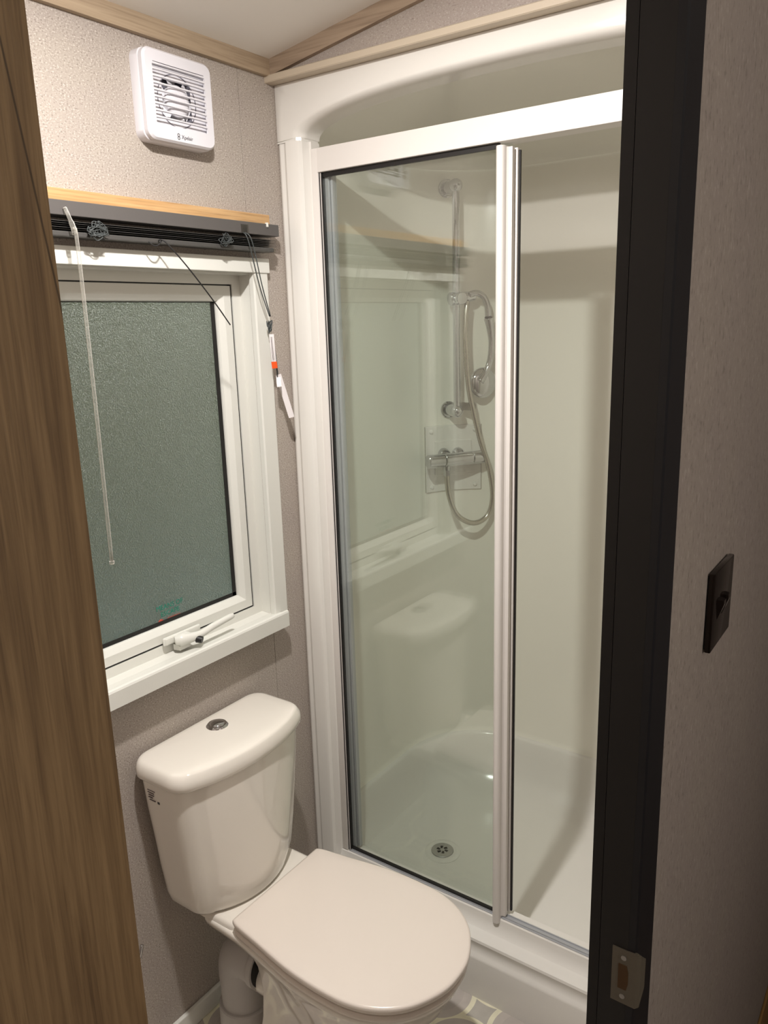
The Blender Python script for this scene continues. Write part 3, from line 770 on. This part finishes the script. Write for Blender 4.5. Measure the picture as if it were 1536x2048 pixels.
# pan: rim platform + bowl
def pan_outline(sc_y, x_back, x_front, hb, hw, nose=1.0):
    # half-widths from back to front
    L_ = []
    Lx = x_front - x_back
    for t_, q_ in ((0, None), (.0, None),):
        pass
    pts = [(0, hb * .90), (.012, hb * .97), (.04, hb), (.20, hb + (hw - hb) * .18), (.35, hb + (hw - hb) * .55), (.50, hb + (hw - hb) * .9), (.62, hw), (.74, hw * .975), (.83, hw * .87), (.91, hw * .66), (.965, hw * .42), (.993, hw * .17), (1, 0)]
    P_ = [(x_back + Lx * t_, -h_ * sc_y) for t_, h_ in pts] + [(x_back + Lx * t_, h_ * sc_y) for t_, h_ in pts[-2::-1]]
    return [(v.x, YC + v.y) for v in spline([(x, y, 0) for x, y in P_], 4)]
def rp(z, xb, xf, hb, hw): return [(x, y, z) for x, y in pan_outline(1, xb, xf, hb, hw)]
rings = [rp(.4185, .125, .660, .120, .150), rp(.4195, .118, .682, .132, .168), rp(.4175, .112, .690, .1385, .1735), rp(.411, .110, .692, .140, .175), rp(.400, .112, .689, .138, .1735),
         rp(.392, .118, .680, .130, .168), rp(.37, .16, .672, .112, .164), rp(.34, .195, .658, .095, .157), rp(.29, .215, .622, .085, .140), rp(.23, .225, .575, .082, .118), rp(.16, .225, .545, .088, .104),
         rp(.09, .215, .545, .096, .104), rp(.045, .205, .552, .102, .108), rp(FZ, .203, .555, .104, .110)]
link('pan', loft(rings), 'cer', to, True, 60)
# raised rear deck under the cistern
def deck(z, g_): return [(x, y, z) for x, y in rrect(.040 + g_, .216 - g_ * .4, YC - .138 + g_, YC + .138 - g_, .016, 5)]
link('cistern_deck', loft([deck(.414, 0), deck(.425, .001), deck(.431, .004), deck(.433, .010)]), 'cer', to, True, 50)
link('outlet_spigot', cyl((.250, YC - .035, .225), (.190, YC - .035, .225), .047, .046, 32), 'cer', to, True, 40)
# cistern
YK = -.4265
def cis(z, hw, xf, bulge, xb=.014, r_=.045, n=8, YC=YK):
    P_ = [(xb, YC + hw - .01), (xb, YC - hw + .01)]
    out = []
    # left side going forward, curved front, right side back
    xs = xf - bulge
    def corner(cx, cy, a0, a1):
        for k in range(n + 1):
            a = R(a0 + (a1 - a0) * k / n); out.append((cx + r_ * math.cos(a), cy + r_ * math.sin(a), z))
    rb = min(.034, hw * .3)
    for k in range(6):
        a = R(180 + 90 * k / 5); out.append((xb + rb + rb * math.cos(a), YC - hw + rb + rb * math.sin(a), z))
    for k in range(1, 5): out.append((xb + rb + (xs - r_ - xb - rb) * k / 5, YC - hw, z))
    corner(xs - r_, YC - hw + r_, -90, -18)
    y0_, y1_ = out[-1][1], 2 * YC - out[-1][1]; x0_ = out[-1][0]
    m_ = 18
    for k in range(1, m_):
        t_ = k / m_; out.append((x0_ + (xf - x0_) * (1 - (2 * t_ - 1) ** 2) ** .9, y0_ + (y1_ - y0_) * t_, z))
    corner(xs - r_, YC + hw - r_, 18, 90)
    for k in range(1, 5): out.append((xb + rb + (xs - r_ - xb - rb) * (5 - k) / 5, YC + hw, z))
    for k in range(6):
        a = R(90 + 90 * k / 5); out.append((xb + rb + rb * math.cos(a), YC + hw - rb + rb * math.sin(a), z))
    return out
cs_ = [(.435, .130, .180, .034), (.4345, .139, .186, .036), (.437, .146, .191, .038), (.445, .151, .195, .038), (.47, .157, .1965, .036), (.54, .166, .198, .034), (.62, .174, .199, .032), (.70, .183, .199, .031), (.775, .189, .199, .030), (.782, .189, .199, .030)]
ci = link('cistern', loft([cis(*q_) for q_ in cs_]), 'cer', to, True, 60)
ll = [(.7755, .189, .201), (.7765, .196, .2065), (.780, .1985, .209), (.790, .199, .2095), (.800, .198, .2085), (.8065, .195, .2055)]
lrings = [cis(z, h_, xf, .030, xb=.010, r_=.05) for z, h_, xf in ll]
lb = lrings[-1]
for q_, z in ((.985, .8110), (.960, .8142), (.92, .8160), (.80, .8178), (.55, .8190), (.25, .8195)):
    lrings.append([(.105 + (x - .105) * q_, YK + (y - YK) * q_, z) for x, y, _ in lb])
cld = link('cistern_lid', loft(lrings), 'cer', to, True, 60)
bc = Vector((.070, -.423, .8175))
fb = link('flush_button', cyl(bc, bc + Vector((0, 0, .0065)), .0255, .0235, 36, bev=.002), 'chrome', cld, True, 40)
sphere_ = sphere(bc + Vector((0, 0, .0055)), .018, None, 1, 1, .38)
link('flush_button', sphere_, 'chrome', cld, True)
# small printed block on the cistern side
for k, (l_, off) in enumerate(((.024, 0), (.020, .0), (.017, .002), (.013, .001), (.019, .004))):
    zt = .752 - k * .0058
    link('cistern_print', B(.050 + off, .050 + off + l_, YK - .1882, YK - .1862, zt - .0014, zt), 'printk', ci)
link('cistern_print', B(.078, .084, YK - .1862, YK - .1840, .724, .729), 'logo', ci)
adopt(to)
# soil pipe
so = empty('soil_pipe', (.118, -.45, FZ)); tag(so, 'grey-white plastic soil pipe elbow behind the toilet pan', 'pipe')
PY = -.452
pts = spline([(.122, PY, .09), (.120, PY, .16), (.118, PY, .205), (.126, PY, .238), (.150, PY, .255), (.186, PY, .255), (.205, PY, .255)], 6)
link('elbow', tube(pts, [.056 + (.004 if i > 30 else 0) for i in range(len(pts))], 32), 'pipe', so, True, 60)
link('seal_ring', cyl((.2045, PY, .255), (.207, PY, .255), .0535, seg=32), 'black', so)
link('socket', cyl((.122, PY, FZ), (.122, PY, .115), .066, .064, 32, bev=.003), 'pipe', so, True, 40)
adopt(so)
# paper holder hook peeking from behind the door
hk = link('wall_hook', tube(spline([(.0, -.690, .345), (.020, -.692, .345), (.034, -.684, .352), (.041, -.674, .366), (.041, -.666, .388)], 6), .0042, 10), 'chrome', None, True)
tag(hk, 'small bent chrome hook low on the wall left of the toilet', 'hook')

# ================================================================== CEILING LIGHT
le = empty('ceiling_light', (.63, -.78, ceil_z(.63))); tag(le, 'round white ceiling light in the sloping bathroom ceiling', 'ceiling light')
zc = ceil_z(.63)
link('bezel', loft([[(.63 + r_ * math.cos(2 * math.pi * k / 40), -.78 + r_ * math.sin(2 * math.pi * k / 40), zc + .153 * r_ * math.cos(2 * math.pi * k / 40) + dz) for k in range(40)] for r_, dz in ((.048, .0), (.047, -.005), (.040, -.008), (.034, -.004))], True, False, False), 'frame', le, True, 50)
link('diffuser', loft([[(.63 + r_ * math.cos(2 * math.pi * k / 40), -.78 + r_ * math.sin(2 * math.pi * k / 40), zc + .153 * r_ * math.cos(2 * math.pi * k / 40) - .004) for k in range(40)] for r_ in (.035, .0005)], True, False, False), 'lampglass', le)
adopt(le)

# ================================================================== DOORWAY, DOOR, SWITCH
dn = empty('door_1', (1.165, -1.19, FZ)); dn['kind'] = 'structure'
bm = bmesh.new()
box(bm, 1.152 + .0025, 1.180, JY, JY + .012, FZ, 2.04)
link('door_lining', bm, 'jamb', dn)
link('door_lining', B(1.1545, 1.180, LY - .012, LY, FZ, 2.04), 'jamb', dn)
link('door_lining', B(1.1545, 1.180, LY, JY, 2.03, 2.05), 'jamb', dn)
def ay(z): return -.885 - (z - 1.03) * .012
link('architrave', loft([[(1.178, JY - .0, z), (1.186, JY + .0005, z), (1.187, JY + .004, z), (1.187, ay(z) - .002, z), (1.185, ay(z), z), (1.178, ay(z), z)] for z in (FZ, 2.05)]), 'archi', dn, False)
link('architrave', B(1.178, 1.187, LY - .05, LY, FZ, 2.05), 'archi', dn)
link('architrave', B(1.178, 1.187, LY - .05, ay(2.05), 2.04, 2.09), 'archi', dn)
link('inner_architrave', B(1.1425, 1.152, JY + .006, JY + .045, FZ, 2.05), 'jamb', dn)
# strike plate
sz_, hz = 1.136, .0285
spm = [(1.1665, sz_ - hz), (1.1885, sz_ - hz), (1.1885, sz_ + hz), (1.1665, sz_ + hz)]
st = link('strike_plate', prism(spm, 1, JY - .0012, JY + .002), 'ledm', dn)
st['label'] = 'pale steel strike plate on the black lining'
link('strike_lip', loft([[(1.1885, JY - .0012, sz_ - hz), (1.1885, JY - .0012, sz_ + hz), (1.1885, JY + .002, sz_ + hz), (1.1885, JY + .002, sz_ - hz)], [(1.1915, JY + .001, sz_ - hz * .95), (1.1915, JY + .001, sz_ + hz * .95), (1.189, JY + .003, sz_ + hz * .95), (1.189, JY + .003, sz_ - hz * .95)], [(1.192, JY + .014, sz_ - hz * .55), (1.192, JY + .014, sz_ + hz * .55), (1.190, JY + .014, sz_ + hz * .55), (1.190, JY + .014, sz_ - hz * .55)]]), 'ledm', st)
link('latch_hole', prism([(1.1725, sz_ - .013), (1.180, sz_ - .013), (1.1815, sz_ - .006), (1.1815, sz_ + .006), (1.180, sz_ + .013), (1.1725, sz_ + .013)], 1, JY - .0016, JY + .0005), 'brass', st)
for z in (sz_ - .0205, sz_ + .0205):
    link('plate_screw', cyl((1.177, JY - .002, z), (1.177, JY, z), .0025, seg=14), 'satin', st)
# leaf, hinged on the far side and swung out toward the hall (its edge at x 1.185)
HX, HY = 1.187, -1.4275
d_ = Vector((.20, -.98, 0)).normalized(); nl = Vector((d_.y, -d_.x, 0))      # leaf direction, back normal
a_, b_3 = Vector((HX, HY, 0)), Vector((HX, HY, 0)) + d_ * .52
bk_ = nl * .030
leaf = [(a_.x, a_.y), (b_3.x, b_3.y), (b_3.x + bk_.x, b_3.y + bk_.y), (a_.x + bk_.x, a_.y + bk_.y)]
lf = link('door_leaf', prism(leaf, 2, FZ + .006, 2.02), 'door', dn)
adopt(dn)
# hall light switch
sw = empty('light_switch', (1.178, -.68, 1.37)); tag(sw, 'black nickel two-gang light switch plate on the grey hall wall', 'light switch')
link('back_box', B(1.178, 1.1795, -.724, -.644, 1.372, 1.452), 'plast', sw)
link('switch_plate', B(1.1795, 1.1858, -.727, -.641, 1.369, 1.455, bev=.0012), 'switch', sw, True, 30)
for yy in (-.701, -.680):
    link('toggle', loft([[(1.1858, yy - .006, 1.400), (1.1858, yy + .006, 1.400), (1.1858, yy + .006, 1.422), (1.1858, yy - .006, 1.422)], [(1.1915, yy - .005, 1.417), (1.1915, yy + .005, 1.417), (1.1915, yy + .005, 1.4215), (1.1915, yy - .005, 1.4215)]]), 'switch', sw)
adopt(sw)
